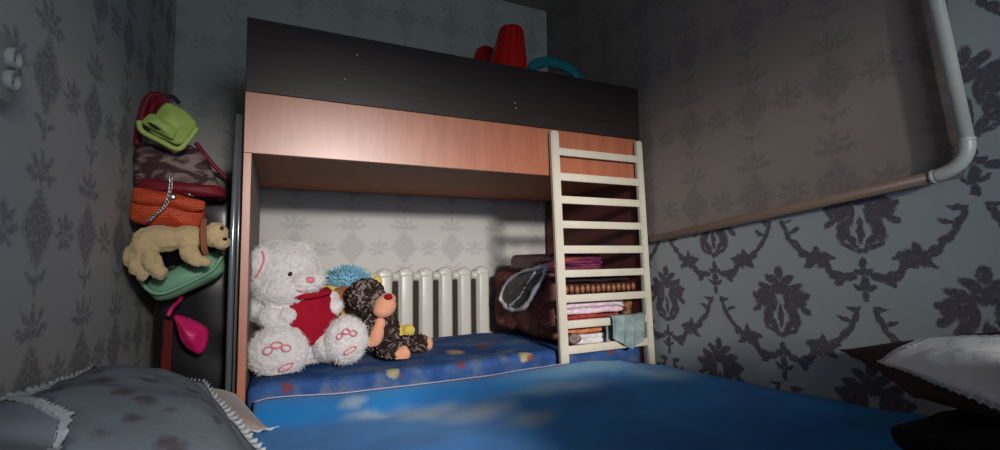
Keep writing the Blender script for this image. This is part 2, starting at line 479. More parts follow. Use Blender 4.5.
# small pale discs paint in sparkles of light on the guard board
for px, py in ((345, 79), (357, 55), (515, 103), (516, 108)):
    p = at(px, py, 0); bm = bmesh.new(); lathe(bm, [(.0035, 0), (.0035, .002), (.002, .003)], (p.x, 0, p.z), 10, (PI / 2, 0, 0))
    obj('sparkle_dot', bm, m_sparkle, gb)
fp = flat(obj('front_panel', BX((0, .002, 1.333), (1.925, .020, 1.572), .0015, 1), m_alder, bed)); fp['label'] = 'salmon coloured wooden front panel'
flat(obj('bed_base', BX((.028, .022, 1.347), (1.917, .98, 1.365)), m_under, bed))
# slightly sagging cloth-lined underside edge at the back
pl = flat(obj('end_panel', BX((0, .021, .05), (.026, .985, 1.57), .0015, 1), [m_alder, plain('pale_raw_board', (150, 138, 128), .7)], bed))
for p in pl.data.polygons:
    if p.normal.x > .9: p.material_index = 1
obj('panel_edge', BX((.0, .000, .05), (.028, .0205, 1.332), .0015, 1), m_alder, pl, smooth=False)
pr = flat(obj('end_panel', BX((1.918, .021, .05), (1.938, .985, 1.57), .0015, 1), m_inner, bed)); pr['label'] = 'dark red brown end panel'
flat(obj('lower_base', BX((.028, .021, .235), (1.917, .93, .262), .002, 1), m_inner, bed))
obj('back_rail', BX((.03, .965, 1.366), (1.917, .983, 1.75), .002, 1), m_dark, bed, smooth=False)

# upper mattress (only its supports for the toys on top)
m_ticking = fabric('ticking', (150, 140, 130))
tag(subdiv_box('upper_mattress', (.04, .03, 1.367), (1.91, .955, 1.52), m_ticking, None, .03, 10), 'mattress lying inside the loft behind the guard board', 'mattress')

# ladder: a cot side hooked on the bed, nine rungs
lad = thing('ladder', (1.65, -.03, .27), 'cream white nine rung wooden ladder hooked on the bunk bed front', 'ladder')
def rail(x0t, x0b, w):
    bm = bmesh.new(); zt, zb, yt, yb = 1.557, .345, -.008, -.030
    vs = []
    for z, x0, y in ((zb, x0b, yb), (zt - .012, x0t, yt), (zt, x0t, yt)):
        i = .006 if z == zt else 0
        vs.append([bm.verts.new((x0 + i, y, z)), bm.verts.new((x0 + w - i, y, z)), bm.verts.new((x0 + w - i, y - .026, z)), bm.verts.new((x0 + i, y - .026, z))])
    for a, b in zip(vs, vs[1:]):
        for k in range(4): bm.faces.new((a[k], a[(k + 1) % 4], b[(k + 1) % 4], b[k]))
    bm.faces.new(vs[0][::-1]); bm.faces.new(vs[-1])
    bmesh.ops.bevel(bm, geom=[e for e in bm.edges], offset=.004, segments=2, affect='EDGES')
    return bm
flat(obj('rail', rail(1.347, 1.362, .047), m_cream, lad)); flat(obj('rail', rail(1.894, 1.906, .042), m_cream, lad))
for zt, zb in ((1.473, 1.434), (1.345, 1.305), (1.228, 1.189), (1.103, 1.065), (.979, .939), (.858, .821), (.736, .698), (.611, .572), (.490, .450)):
    t = (1.557 - (zt + zb) / 2) / 1.17; y = -.008 - .022 * t
    flat(obj('rung', BX((1.390 + .015 * t, y - .020, zb), (1.898 + .012 * t, y - .004, zt), .003, 2), m_cream, lad))

# lower mattress with scattered blossoms
n = NT('blue_flowered_ticking', .85, .1)
o3 = n.xyz(n.co())
def scat(lst, soft_=(.6, 1.1)):
    d = None
    for (x, y, z, r) in lst:
        mp = n.mapping(nd_, (x, y, z), (0, 0, 0), (r, r * 1.6, r * 1.1), 'TEXTURE'); l = n.vmath('LENGTH', mp, (0, 0, 0))
        d = l if d is None else n.math('MINIMUM', d, l)
    return n.math('SUBTRACT', 1, n.step(d, *soft_))
nd_ = n.vmath('ADD', n.co(), n.vmath('SCALE', n.noise(22, 3, out='Color'), (0, 0, 0)))
nzc = n.new('ShaderNodeVectorMath'); nzc.operation = 'MULTIPLY_ADD'; n.put(nzc.inputs[0], n.noise(26, 3, .6, out='Color')); nzc.inputs[1].default_value = (.05, .05, .05)
n.put(nzc.inputs[2], n.vmath('SUBTRACT', n.co(), (.025, .025, .025))); nd_ = nzc.outputs[0]
basec = n.mix(n.step(n.noise(5, 4, .6), .3, .7), lin((40, 70, 128)), lin((58, 94, 148)))
hazy = n.mix(n.math('MULTIPLY', n.step(n.noise(7, 4, .6), .46, .68), .6), basec, lin((112, 122, 136)))
c1 = n.mix(n.math('MULTIPLY', scat([(.57, .0, .455, .033), (1.20, .0, .46, .036), (.93, .25, .475, .05), (.25, .4, .475, .05)]), .9), hazy, lin((176, 164, 120)))
c2 = n.mix(n.math('MULTIPLY', scat([(.165, .0, .437, .027), (.875, .0, .455, .024), (.60, .0, .432, .015), (1.225, 0, .445, .02), (1.10, .3, .475, .04), (.45, .3, .475, .03), (1.7, 0, .44, .03)]), .85), c1, lin((122, 62, 66)))
n.color(c2); n.bump(n.noise(160, 3), .3, .003)
m_matt = n.m
def mshape(p, q):
    x, y = p.x + .9775, p.y + .47
    if q.z > 0:
        p.z += .007 * noise.noise(Vector((x * 3.2, y * 4, 0))) + .012 * max(0, min(1, (x - .85) / .4)) * (1 - max(0, min(1, (x - 1.36) / .05))) - .006
        p.z -= .02 * max(0, min(1, (y - .45) / .35))
    p.y += .010 * noise.noise(Vector((x * 3, 7, p.z * 3))) if q.y < 0 else 0
    return p
mt = subdiv_box('lower_mattress', (.032, .006, .263), (1.912, .875, .462), m_matt, None, .035, 44, 0, 0, shape=mshape)
tag(mt, 'thin blue flowered mattress on the lower bunk under the toys', 'mattress')

# ------------------------------------------------------------------ radiator
m_rad = plain('radiator_enamel', (202, 198, 190), .35, .45)
m_radd = plain('radiator_shade_fin', (58, 50, 44), .8, .1)  # dark tone painted in for the shade of the slits between sections
rad = thing('radiator', (1.0, .93, .27), 'white cast iron sectional radiator on the wall behind the lower bunk', 'radiator')
SW = .1305
for k in range(8):
    x = .458 + SW * k; bm = bmesh.new()
    top = .865 + (.004 if k % 2 else 0)
    box(bm, (x - .047, .905, .30), (x + .047, .972, top), .022, 4)
    # front rib of the column and the domed crown
    box(bm, (x - .038, .896, .33), (x + .038, .93, top - .035), .014, 3)
    ball(bm, (x, .938, top - .012), (.036, .033, .022), sub=2)
    # hubs that join this section to the next
    if k < 7:
        for z in (.82, .335):
            lathe(bm, [(.033, 0), (.026, .018), (.026, SW - .092 - .018), (.033, SW - .092)], (x + .046, .938, z), 20, (0, PI / 2, 0))
    s = flat(obj('section', bm, m_rad, rad), 40)
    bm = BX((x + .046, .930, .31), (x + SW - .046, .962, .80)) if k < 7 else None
    if bm: f = obj('fin', bm, m_radd, s, smooth=False); f['label'] = 'web coloured dark for shade between the sections'
flat(obj('bracket', BX((.90, .972, .70), (.94, YB - .002, .74)), m_rad, rad))

# ------------------------------------------------------------------ heating pipe on the right wall
m_pipe = NT('pipe_paint', .38, .6); m_pipe.color(m_pipe.mix(m_pipe.noise(14, 4, .6), lin((172, 174, 166)), lin((200, 202, 194)))); m_pipe = m_pipe.m
pipe = thing('heating_pipe', (1.935, -1.34, 1.15), 'cream painted heating pipe running along and up the right wall', 'pipe')
R_ = .0185
dh = (PA - PB).normalized(); U0, U1 = atx(966.5, 140, PX - .020), atx(945, 40, PX - .020); dz = (U1 - U0).normalized()
m_pipeb = plain('darker_pipe_brown', (112, 92, 80), .45, .35); h_ = obj('horizontal_run', TUBE([PA, PB + dh * .05], R_, 20), m_pipeb, pipe); h_['label'] = 'darker brown horizontal run'  # horizontal run darker and browner than the riser
top = U0 + dz * ((ZC - .002 - U0.z) / dz.z)
obj('riser', TUBE([U0, top], R_, 20), m_pipe, pipe)
b0 = PB + dh * .052; cn = atx(972, 166, PX - .020)
up1 = U0
el = [b0 * (1 - t) ** 2 + cn * 2 * t * (1 - t) + (U0 + dz * .004) * t * t for t in [k / 16 for k in range(17)]]
obj('elbow', TUBE(el, R_ + .0015, 20), m_pipe, pipe)
for p, d in ((b0, dh), (U0, dz)):
    q = Vector((0, 0, 1)).rotation_difference(d).to_euler(); bm = bmesh.new(); lathe(bm, [(.0195, -.006), (.0212, -.004), (.0212, .004), (.0195, .006)], p, 24, q); obj('collar', bm, m_pipe, pipe)
for p in (PA.lerp(PB, .2), PA.lerp(PB, .93), up1 + dz * .9):
    bm = bmesh.new(); tube(bm, [p, (XR - .001, p.y, p.z)], .007, 8); obj('wall_clip', bm, m_pipe, pipe)

# ------------------------------------------------------------------ double socket on the left wall
m_sock = plain('old_white_plastic', (176, 178, 172), .4, .4); m_hole = plain('socket_hole', (30, 30, 32), .7)
so = thing('wall_socket', (XL, -.70, 1.35), 'white double socket mounted high on the left wall', 'socket')
flat(obj('back_plate', BX((XL + .001, -.84, 1.243), (XL + .034, -.688, 1.382), .006, 2), m_sock, so))
for z in (1.338, 1.290):
    bm = bmesh.new(); lathe(bm, [(.021, 0), (.022, .008), (.0205, .012), (.017, .0135), (.0155, .004), (.0, .003)], (XL + .034, -.716, z), 28, (0, PI / 2, 0), True, False)
    s = flat(obj('socket_cup', bm, m_sock, so), 40)
    for dy in (-.009, .009):
        bm = bmesh.new(); lathe(bm, [(.003, 0), (.003, .0012)], (XL + .0375, -.716 + dy, z), 10, (0, PI / 2, 0)); obj('pin_hole', bm, m_hole, s)

# ------------------------------------------------------------------ near bed, sky blanket, pillows
m_sheet = fabric('grey_sheet', (120, 120, 128)); m_bedwood = m_inner
nb = thing('double_bed', (.8, -1.0, 0), 'wide bed under the sky blanket pushed against the bunk bed', 'bed')
flat(obj('bed_frame', BX((XL + .012, -1.985, .0), (XR - .012, -.075, .14), .004, 1), m_bedwood, nb))
hb = obj('shade_board', BX((.74, -1.985, .141), (1.56, -1.945, .955), .012, 2), m_bedwood, nb); flat(hb)  # unseen board added to shade the near blanket from the key lamp
subdiv_box('bed_mattress', (XL + .012, -1.93, .142), (XR - .02, -.08, .335), m_sheet, nb, .04, 14)

n = NT('sky_print_blanket', .9, .08)
o3 = n.xyz(n.co()); P2 = n.vec(o3[0], o3[1], 0)
nz = n.new('ShaderNodeVectorMath'); nz.operation = 'MULTIPLY_ADD'; n.put(nz.inputs[0], n.noise(5, 5, .6, P2, out='Color')); nz.inputs[1].default_value = (.15, .15, 0); n.put(nz.inputs[2], n.vmath('SUBTRACT', P2, (.075, .075, 0)))
def cl(lst, lo, hi): return n.math('SUBTRACT', 1, n.step(n.blobs(nz.outputs[0], lst), lo, hi))
sky = n.mix(n.step(n.noise(2.6, 4, .55, P2), .3, .72), lin((12, 112, 190)), lin((20, 138, 216)))
c_a = cl([(.39, -.17, .055, .06), (.43, -.27, .09, .05)], .05, 1.3)
c_b = cl([(.64, -.30, .15, .09), (.78, -.40, .18, .10), (.92, -.54, .12, .08)], .0, 1.35)
c_c = cl([(1.45, -.16, .42, .10), (1.2, -.3, .22, .08), (1.75, -.3, .2, .14)], .1, 1.4)
c = n.mix(n.math('MULTIPLY', c_a, .62), sky, lin((190, 208, 216)))
c = n.mix(n.math('MULTIPLY', c_b, .7), c, lin((176, 192, 202)))
c = n.mix(n.math('MULTIPLY', c_c, .6), c, lin((150, 190, 206)))
n.color(c); n.bump(n.noise(240, 3, .7), .5, .004); n.b.inputs['Sheen Weight'].default_value = .12
m_sky = n.m
def lerp_tab(tab, x):
    if x <= tab[0][0]: return tab[0][1]
    for (a, p), (b, q) in zip(tab, tab[1:]):
        if x <= b: t = (x - a) / (b - a); t = t * t * (3 - 2 * t); return p + (q - p) * t
    return tab[-1][1]
EDGE = [(.0, .405), (.11, .424), (.4, .408), (.7, .405), (.95, .404), (1.2, .412), (1.36, .414), (1.5, .418), (1.66, .405), (1.8, .375), (1.97, .350)]
def blanket_fn(u, v):
    x = .06 + u * (XR - .014 - .06); y = -.072 - v * 1.83
    e = lerp_tab(EDGE, x)
    inner = .372 + .018 * noise.noise(Vector((x * 2.2, y * 2.2, 0))) + .006 * noise.noise(Vector((x * 7, y * 7, 2)))
    rg = lerp_tab([(-1.9, .40), (-1.25, .405), (-1.0, .385), (-.62, .366), (-.05, .350)], y)
    k = max(0, min(1, (x - 1.6) / .37)); inner = inner * (1 - k) + rg * k
    t = max(0, min(1, -(y + .072) / .22)); t = t * t * (3 - 2 * t)
    z = e * (1 - t) + inner * t
    return Vector((x, y, max(z, .349)))
bl = grid('sky_blanket', 120, 110, blanket_fn, m_sky, None)
# hem thickness: a rolled border along the far edge
m_hem = fabric('pale_pink_piping', (176, 168, 186))
pts = [blanket_fn(i / 90, 0) + Vector((0, .004, 0)) for i in range(64)]
mod = bl.modifiers.new('thickness', 'SOLIDIFY'); mod.thickness = .012; mod.offset = -1
obj('piping', TUBE(pts, .0035, 6), m_hem, bl)
tag(bl, 'bright blue blanket printed with white clouds spread on the near bed', 'blanket')

# left pillows --------------------------------------------------
n = NT('grey_rose_print', .85, .1)
base = n.mix(n.noise(10, 4), lin((104, 112, 122)), lin((126, 134, 142)))
vr = n.new('ShaderNodeTexVoronoi'); vr.inputs['Scale'].default_value = 15; vr.inputs['Randomness'].default_value = 1; n.put(vr.inputs['Vector'], n.vmath('ADD', n.co(), n.vmath('MULTIPLY', n.noise(18, 3, out='Color'), (.06, .06, .06))))
pick = n.math('GREATER_THAN', n.xyz(vr.outputs['Color'])[0], .12)
rose = n.math('MULTIPLY', n.math('SUBTRACT', 1, n.step(vr.outputs['Distance'], .15, .45)), pick)
n.color(n.mix(n.math('MULTIPLY', rose, .85), base, n.mix(n.noise(60, 3), lin((66, 56, 66)), lin((108, 96, 104))))); n.bump(n.noise(90, 4, .6), .3, .006)
m_rose = n.m
m_lace = fabric('white_lace', (196, 202, 206), .8, .2, 120, .6, 260); m_beige = fabric('beige_velour', (150, 136, 128), .9, .12, 20, .3, 200, .2)
m_grey = fabric('grey_cotton', (128, 132, 142), .85, .1, 20, .25, 140)
GP = 'pillows on the left of the sky blanket'
def make_pillow(name, label, corners, thick, m, ml, wob=.012, seed=0, rw=.045, lift=0, waves=60, zmin=.36, sides=(0, 1, 2, 3), flange=None, start=0):
    t = thing(name, tuple(sum((Vector(c) for c in corners), Vector()) / 4), label, 'pillow', None)
    ctr_ = sum((Vector(c) for c in corners), Vector()) / 4
    inner = [tuple(ctr_ + (Vector(c) - ctr_) * (flange or 1)) for c in corners]
    pillow('pillow_body', inner, thick, m, t, 40, 40, wob, seed, zmin)
    if flange:
        def fl_(u, v):
            p = bilin(corners, u, v); q = 2 * u - 1; w = 2 * v - 1
            p += (ctr_ - p) * .06 * ((1 - w * w) * abs(q) ** 3 + (1 - q * q) * abs(w) ** 3)
            return p + Vector((0, 0, .007 * noise.noise(p * 14)))
        f_ = grid('flange', 30, 30, fl_, m_grey, t, .004); f_['label'] = 'plain grey flat border'
    r = ruffle('ruffle', corners, ml, t, rw, .005, waves, seed, lift, sides, start); r['label'] = 'white gathered lace edging'
    return t
make_pillow('pillow', 'beige plush pillow with white ruffle whose corner lies on the blue blanket',
            ((-.37, -.09, .47), (.01, -.08, .452), (.115, -.42, .425), (-.37, -.50, .44)), .13, m_beige, m_lace, .008, 3, .032, .004, 60, .372, (2,))
make_pillow('pillow', 'grey pillow printed with dark roses, edged in lace, propped at the left wall',
            ((-.385, -.11, .590), (-.085, -.19, .530), (.20, -1.06, .455), (-.385, -1.05, .655)), .15, m_rose, m_lace, .014, 11, .028, .006, 110, .44, (0, 1, 3), .84, .42)
make_pillow('pillow', 'plain dark grey lace edged pillow in the lower left corner',
            ((-.39, -.73, .61), (-.20, -.92, .58), (-.14, -1.45, .55), (-.395, -1.45, .62)), .08, m_grey, m_lace, .01, 21, .028, .004, 110, .5)

PL = [o for o in COL.objects if o.name.startswith('pillow') and o.type == 'EMPTY']
rest_on(PL[0], [bl, nb]); rest_on(PL[1], [PL[0], bl, nb]); rest_on(PL[2], [PL[1], PL[0], bl], .018)
press_under(PL[1], PL[2], .022); press_under(PL[0], PL[2], .03)
# the border is folded away where the front pillow lies on it
for m in meshes(PL[1]):
    if m.name.startswith('flange'):
        b = bmesh.new(); b.from_mesh(m.data); mw = m.matrix_world
        bmesh.ops.delete(b, geom=[f for f in b.faces if (mw @ f.calc_center_median()).y < -.66 and (mw @ f.calc_center_median()).x < -.12], context='FACES'); b.to_mesh(m.data); b.free()
# right pillow group -------------------------------------------
m_brown = fabric('dark_brown_plush', (70, 52, 50), .9, .2, 30, .4, 150)
m_satin = fabric('white_satin_lace', (236, 238, 242), .45, .12, 24, .5, 60, 0, .4)
make_pillow('pillow', 'dark brown pillow leaning on the right wall with its pointed corner showing',
            ((1.93, -.98, .572), (1.72, -1.28, .515), (1.62, -1.80, .50), (1.93, -1.74, .78)), .10, m_brown, m_brown, .008, 31, .008, 0, 20, .47)
t = make_pillow('pillow', 'white satin lace pillow lying on the dark brown pillow at right',
            ((1.81, -1.165, .578), (1.54, -1.62, .545), (1.72, -1.86, .68), (1.885, -1.25, .630)), .07, m_satin, m_lace, .022, 41, .018, -.004, 90)
m_black = fabric('black_quilt', (34, 28, 32), .9, .2, 20)
tag(subdiv_box('folded_quilt', (1.52, -1.86, .420), (1.945, -1.31, .468), m_black, None, .04, 16, .012, .012, 8, 5), 'black folded quilt under the pillows at the lower right', 'quilt')

PL = [o for o in COL.objects if o.name.startswith('pillow') and o.type == 'EMPTY'][3:]
qu = bpy.data.objects['folded_quilt']; rest_on(PL[0], [qu, bl]); rest_on(PL[1], [PL[0], qu, bl])
for p_ in PL: clamp(p_, (-9, -9, -9), (XR - .004, 9, 9))
# ------------------------------------------------------------------ toys on the lower bunk
n = NT('white_plush', .95, .05)
n.color(n.mix(n.noise(30, 4, .6), lin((206, 200, 198)), lin((232, 226, 224)))); n.bump(n.noise(190, 4, .7), .7, .006); n.b.inputs['Sheen Weight'].default_value = .3
m_plush = n.m
m_red = fabric('red_felt', (152, 16, 38), .9, .12, 30, .4, 260); m_pink = fabric('pink_thread', (222, 128, 140), .8); m_eye = plain('black_glass_eye', (12, 12, 14), .12, .7)
bear = thing('teddy_bear', (.2, .28, .46), 'large white teddy bear in a red top sitting on the blue mattress', 'stuffed toy')
HD = Vector((.145, .25, .875))
soft('bear_body', [
    (HD, (.150, .13, .128)), ((.225, .165, .825), (.075, .075, .058)), ((.275, .15, .835), (.035, .04, .036)), ((.16, .2, .80), (.12, .10, .08)),
    ((.058, .165, .922), (.034, .026, .066), (0, .25, 0)), ((.23, .33, .975), (.035, .03, .035)),
    ((.205, .30, .655), (.128, .115, .185)), ((.2, .30, .53), (.135, .12, .085)),
    ((.075, .25, .715), (.07, .065, .06), (0, .5, 0)), ((.115, .165, .69), (.062, .055, .05), (0, .3, 0)), ((.165, .135, .695), (.038, .038, .036)),
    ((.335, .24, .735), (.05, .05, .055)), ((.355, .20, .715), (.036, .036, .038)),
    ((.145, .20, .555), (.085, .11, .075), (0, 0, .1)), ((.138, .12, .556), (.112, .075, .108)),
    ((.345, .22, .560), (.08, .10, .075), (0, 0, -.4)), ((.398, .135, .580), (.088, .065, .100)),
], m_plush, bear, .006, 4, .007, 110, .004, 40, 1)
clamp(bear, (.031, -9, .474)); 
# top: a red shell over the torso with two short sleeves, open at neck and hem
bm = bmesh.new()
ball(bm, (.222, .262, .672), (.158, .135, .170), sub=4); 
bmesh.ops.bisect_plane(bm, geom=bm.verts[:] + bm.edges[:] + bm.faces[:], plane_co=(.22, 0, .560), plane_no=(.12, 0, -1), clear_outer=True)
bmesh.ops.bisect_plane(bm, geom=bm.verts[:] + bm.edges[:] + bm.faces[:], plane_co=(.22, 0, .785), plane_no=(-.12, 0, 1), clear_outer=True)
bmesh.ops.solidify(bm, geom=bm.faces[:], thickness=-.006)
shirt = obj('red_top', bm, m_red, bear); rough_up(shirt, .012, 22, .004, 60, 4); shirt['label'] = 'red knitted top'
bm = bmesh.new()
tube(bm, spline([(.14, .17, .775), (.20, .125, .772), (.27, .125, .775), (.33, .17, .785)], 6), .013, 8)
obj('neckband', bm, m_red, shirt)
BB = [bpy.data.objects['bear_body']]
obj('nose', BALL(surf(310, 280, BB, -.002), (.019, .014, .015)), m_pink, bear)
obj('eye', BALL(surf(290, 274, BB, -.001), (.0095, .008, .0105)), m_eye, bear); obj('eye', BALL((.283, .238, .880), (.007, .006, .009)), m_eye, bear)
bm = bmesh.new(); tube(bm, spline([surf(*q, BB, .003) for q in ((297, 290), (302, 292), (308, 290))], 5), .003, 6); obj('mouth', bm, m_pink, bear)
def on_ball(c, r, a, b):           # point on the camera side of an ellipsoid at offsets a, b of its radii
    return Vector((c[0] + a * r[0], c[1] - r[1] * math.sqrt(max(0, 1 - a * a - b * b)), c[2] + b * r[2]))
def stitch(c, r, loops, name='sole_stitching'):
    for lp in loops:
        bm = bmesh.new(); tube(bm, [on_ball(c, r, a, b) for a, b in lp], .0028, 6); obj(name, bm, m_pink, bear)
def ring(a, b, ra, rb, n=14, rot=0): return [(a + ra * math.cos(2 * PI * k / n) * math.cos(rot) - rb * math.sin(2 * PI * k / n) * math.sin(rot), b + ra * math.cos(2 * PI * k / n) * math.sin(rot) + rb * math.sin(2 * PI * k / n) * math.cos(rot)) for k in range(n + 1)]
stitch((.135, .112, .553), (.112, .080, .110), [ring(-.32, .22, .16, .12, rot=.5), ring(-.05, .38, .17, .10), ring(.25, .25, .15, .11, rot=-.3), ring(.25, -.42, .24, .10, rot=.45)])
stitch((.398, .127, .578), (.086, .070, .102), [ring(-.4, .28, .14, .10, rot=.6), ring(-.1, .45, .16, .10), ring(.24, .36, .16, .11, rot=-.2), ring(.1, -.32, .30, .10, rot=.4)])
bm = bmesh.new(); tube(bm, spline([surf(*q, BB, .006) for q in ((262, 251), (264, 259), (261, 268), (256, 277))], 6), .004, 6); obj('ear_stitching', bm, m_pink, bear)

n = NT('curly_dark_plush', .9, .1)
k = n.noise(48, 4, .7, dist=1.6)
n.color(n.mix(n.step(n.noise(20, 3, .6, dist=2.6), .52, .60), lin((48, 34, 32)), lin((138, 126, 118)))); n.bump(n.noise(90, 4, .7), .9, .008); m_curly = n.m
m_peach = fabric('peach_plush', (222, 156, 124), .9, .1, 30, .4, 180, .2)
mk = thing('toy_monkey', (.6, .33, .46), 'small dark curly toy monkey with peach muzzle and feet beside the bear', 'stuffed toy')
soft('monkey_body', [((.515, .34, .745), (.092, .085, .09)), ((.56, .30, .70), (.06, .06, .05)), ((.585, .35, .575), (.092, .08, .115)),
                     ((.535, .30, .62), (.04, .05, .06)), ((.605, .25, .500), (.06, .08, .055)), ((.63, .19, .490), (.064, .05, .058)),
                     ((.70, .31, .505), (.08, .05, .046)), ((.765, .285, .507), (.047, .047, .05)), ((.45, .37, .76), (.03, .02, .04))], m_curly, mk, .005, 3, .008, 90, .004, 40, 2)
o = soft('muzzle', [((.585, .245, .707), (.052, .045, .05)), ((.575, .242, .685), (.048, .042, .035)), ((.60, .26, .735), (.04, .03, .03))], m_peach, mk, .005, 4); o['label'] = 'peach muzzle'
obj('nose', BALL((.594, .213, .748), (.020, .018, .015)), m_red, mk)
o = soft('hand', [((.545, .235, .575), (.032, .028, .055), (0, .25, 0)), ((.52, .24, .545), (.022, .022, .026)), ((.562, .245, .625), (.026, .024, .03))], m_peach, mk, .005, 3); o['label'] = 'peach hand'
o = soft('foot_pad', [((.645, .150, .490), (.036, .018, .042))], m_peach, mk, .004, 2, .006, 60); o['label'] = 'peach sole'
o = soft('foot_pad', [((.802, .268, .508), (.020, .026, .034))], m_peach, mk, .004, 2, .004, 60)

m_bluefur = fabric('blue_fur', (118, 172, 196), .95, .35, 60, .9, 120, .3); m_yel = fabric('yellow_plush', (214, 190, 92), .9, .15, 30, .4, 180, .2); m_orb = fabric('orange_brown_plush', (150, 92, 62), .9, .2, 30)
td = thing('toy_lion', (.48, .55, .45), 'yellow soft toy with tousled blue hair half hidden behind the white bear', 'stuffed toy')
P_ = lambda px, py, Y: at(px, py, Y)
soft('toy_body', [(P_(345, 293, .55), (.11, .07, .09)), (P_(352, 330, .55), (.11, .09, .16)), (P_(390, 335, .52), (.09, .06, .07)), (P_(408, 331, .48), (.035, .035, .04)),
                  (P_(377, 284, .56), (.03, .025, .05)), (P_(324, 287, .56), (.035, .025, .05))], m_yel, td, .007, 4, .006, 50, 0, 1, 3)
o = soft('face', [(P_(345, 297, .48), (.075, .04, .055))], m_orb, td, .006, 2, .008, 50); o['label'] = 'orange brown face'
bm = bmesh.new(); cc = P_(347, 280, .53)
ball(bm, cc, (.10, .07, .05), sub=3)
for i in range(420):
    a = random.uniform(0, 2 * PI); b = random.uniform(-.3, 1) * PI / 2
    d = Vector((math.cos(a) * math.cos(b), math.sin(a) * math.cos(b), math.sin(b)))
    p = cc + Vector((d.x * .095, d.y * .065, d.z * .045)); l = random.uniform(.02, .042)
    q = p + (d + Vector((random.uniform(-.5, .5), random.uniform(-.4, .4), random.uniform(-.1, .6)))).normalized() * l
    tube(bm, [p, p.lerp(q, .5) + Vector((random.uniform(-.004, .004), 0, .003)), q], [.004, .003, .0006], 4)
o = obj('hair', bm, m_bluefur, td); o['label'] = 'tousled blue hair'

clamp(bear, (.031, -9, .474)); clamp(mk, (-9, -9, .474)); clamp(td, (-9, -9, .474), (9, .86, 9))
def fur(o, count, length, mat, keep_off=None, rad=.0011, seed=1, rnd=.35, bare=()):
    slot = len(o.data.materials) + 0; o.data.materials.append(mat)
    vg = o.vertex_groups.new(name='density')
    tree = None
    if keep_off is not None:
        bpy.context.view_layer.update(); mw = keep_off.matrix_world
        tree = BVHTree.FromPolygons([mw @ v.co for v in keep_off.data.vertices], [tuple(p.vertices) for p in keep_off.data.polygons])
    mo = o.matrix_world
    for v in o.data.vertices:
        w = 1.0
        if tree is not None and tree.find_nearest(mo @ v.co)[3] < .022: w = 0.0
        if any((mo @ v.co - q).length < .022 for q in bare): w = 0.0
        if (mo @ v.co).z < .478: w = 0.0
        vg.add([v.index], w, 'REPLACE')
    md = o.modifiers.new('fur', 'PARTICLE_SYSTEM'); ps = md.particle_system; st = ps.settings
    st.type = 'HAIR'; st.use_advanced_hair = True; st.count = count; st.hair_length = length; st.hair_step = 4; st.display_step = 3; st.render_step = 3
    st.emit_from = 'FACE'; st.use_even_distribution = True; st.normal_factor = length * .7; st.factor_random = length * .6 * rnd; st.brownian_factor = length * .7; st.length_random = .5
    st.root_radius = 1.0; st.tip_radius = .25; st.radius_scale = rad; st.material = slot + 1
    ps.seed = seed; ps.vertex_group_density = 'density'
n = NT('white_fur_strands', .9, .05); n.color(lin((230, 226, 224))); m_strand = n.m
bpy.context.view_layer.update()
fur(bpy.data.objects['bear_body'], 14000, .005, m_strand, shirt, .0010, 3, .35, [surf(*q, BB) for q in ((310, 280), (290, 274), (297, 290), (302, 292), (308, 290), (262, 251), (264, 259), (261, 268), (256, 277))])
# ------------------------------------------------------------------ pile of textiles at the ladder end
n = NT('brown_patterned_plush', .95, .06)
ww = n.noise(14, 4, .6, n.mapping(n.co(), scale=(1, 1, 2.2)), dist=1.4)
n.color(n.mix(n.step(ww, .55, .66), lin((112, 70, 68)), lin((156, 112, 86)))); n.bump(n.noise(120, 4, .7), .6, .006); m_brplush = n.m
bb = subdiv_box('plush_blanket', (1.425, .12, .478), (1.905, .86, .838), m_brplush, None, .045, 30, .0, .016, 9, 3)
tag(bb, 'thick dark brown plush blanket folded at the end of the bunk', 'blanket')
def folded(name, lo, hi, m, label, cat, layers=3, seed=0, amp=.006, rot=None):
    """a folded cloth: stacked rounded layers joined at one side, as one mesh"""
    bm = bmesh.new(); lo = Vector(lo); hi = Vector(hi); h = (hi.z - lo.z) / layers
    # serpentine profile in (y,z) swept along x
    prof = []; r = h * .47
    NP = 12
    for k in range(layers):
        zc = lo.z + h * (k + .5)
        jut = random.uniform(-.008, .008)
        for i in range(7):
            a = -PI / 2 + PI * i / 6
            prof.append((lo.y + r + jut - math.cos(a) * r, zc + math.sin(a) * r))
    for k in reversed(range(layers)):
        zc = lo.z + h * (k + .5)
        prof.append((hi.y, zc + r * .9)); prof.append((hi.y, zc - r * .9))
    nx = 40; rows = []
    for i in range(nx + 1):
        x = lo.x + (hi.x - lo.x) * i / nx; e = 1 - abs(2 * i / nx - 1) ** 14
        row = []
        for (y, z) in prof:
            w = Vector((noise.noise(Vector((x * 9, y * 9, z * 30 + seed))), noise.noise(Vector((x * 7, y * 7 + 5, z * 24 + seed))), 0))
            row.append(bm.verts.new((x + w.x * amp * .5, y + w.y * amp, (lo.z + hi.z) / 2 + (z - (lo.z + hi.z) / 2) * (.55 + .45 * e) + w.x * amp * .8 - (1 - e) * .3 * (hi.z - lo.z) * .5)))
        rows.append(row)
    for a, b in zip(rows, rows[1:]):
        for k in range(len(prof)): bm.faces.new((a[k], a[(k + 1) % len(prof)], b[(k + 1) % len(prof)], b[k]))
    bm.faces.new(rows[0]); bm.faces.new(rows[-1][::-1])
    if rot:
        c = (lo + hi) / 2; R = Euler(rot).to_matrix()
        for v in bm.verts: v.co = R @ (v.co - c) + c
    return tag(obj(name, bm, m), label, cat)
n = NT('purple_shot_fabric', .5, .35)
sv = n.mapping(n.co(), rot=(0, 0, .2), scale=(2, 10, 18))
k = n.noise(3.2, 4, .6, sv, dist=.6)
n.color(n.mix(n.step(k, .50, .62), n.mix(n.step(k, .36, .48), lin((34, 20, 40)), lin((98, 28, 78))), lin((150, 76, 60)))); m_purple = n.m
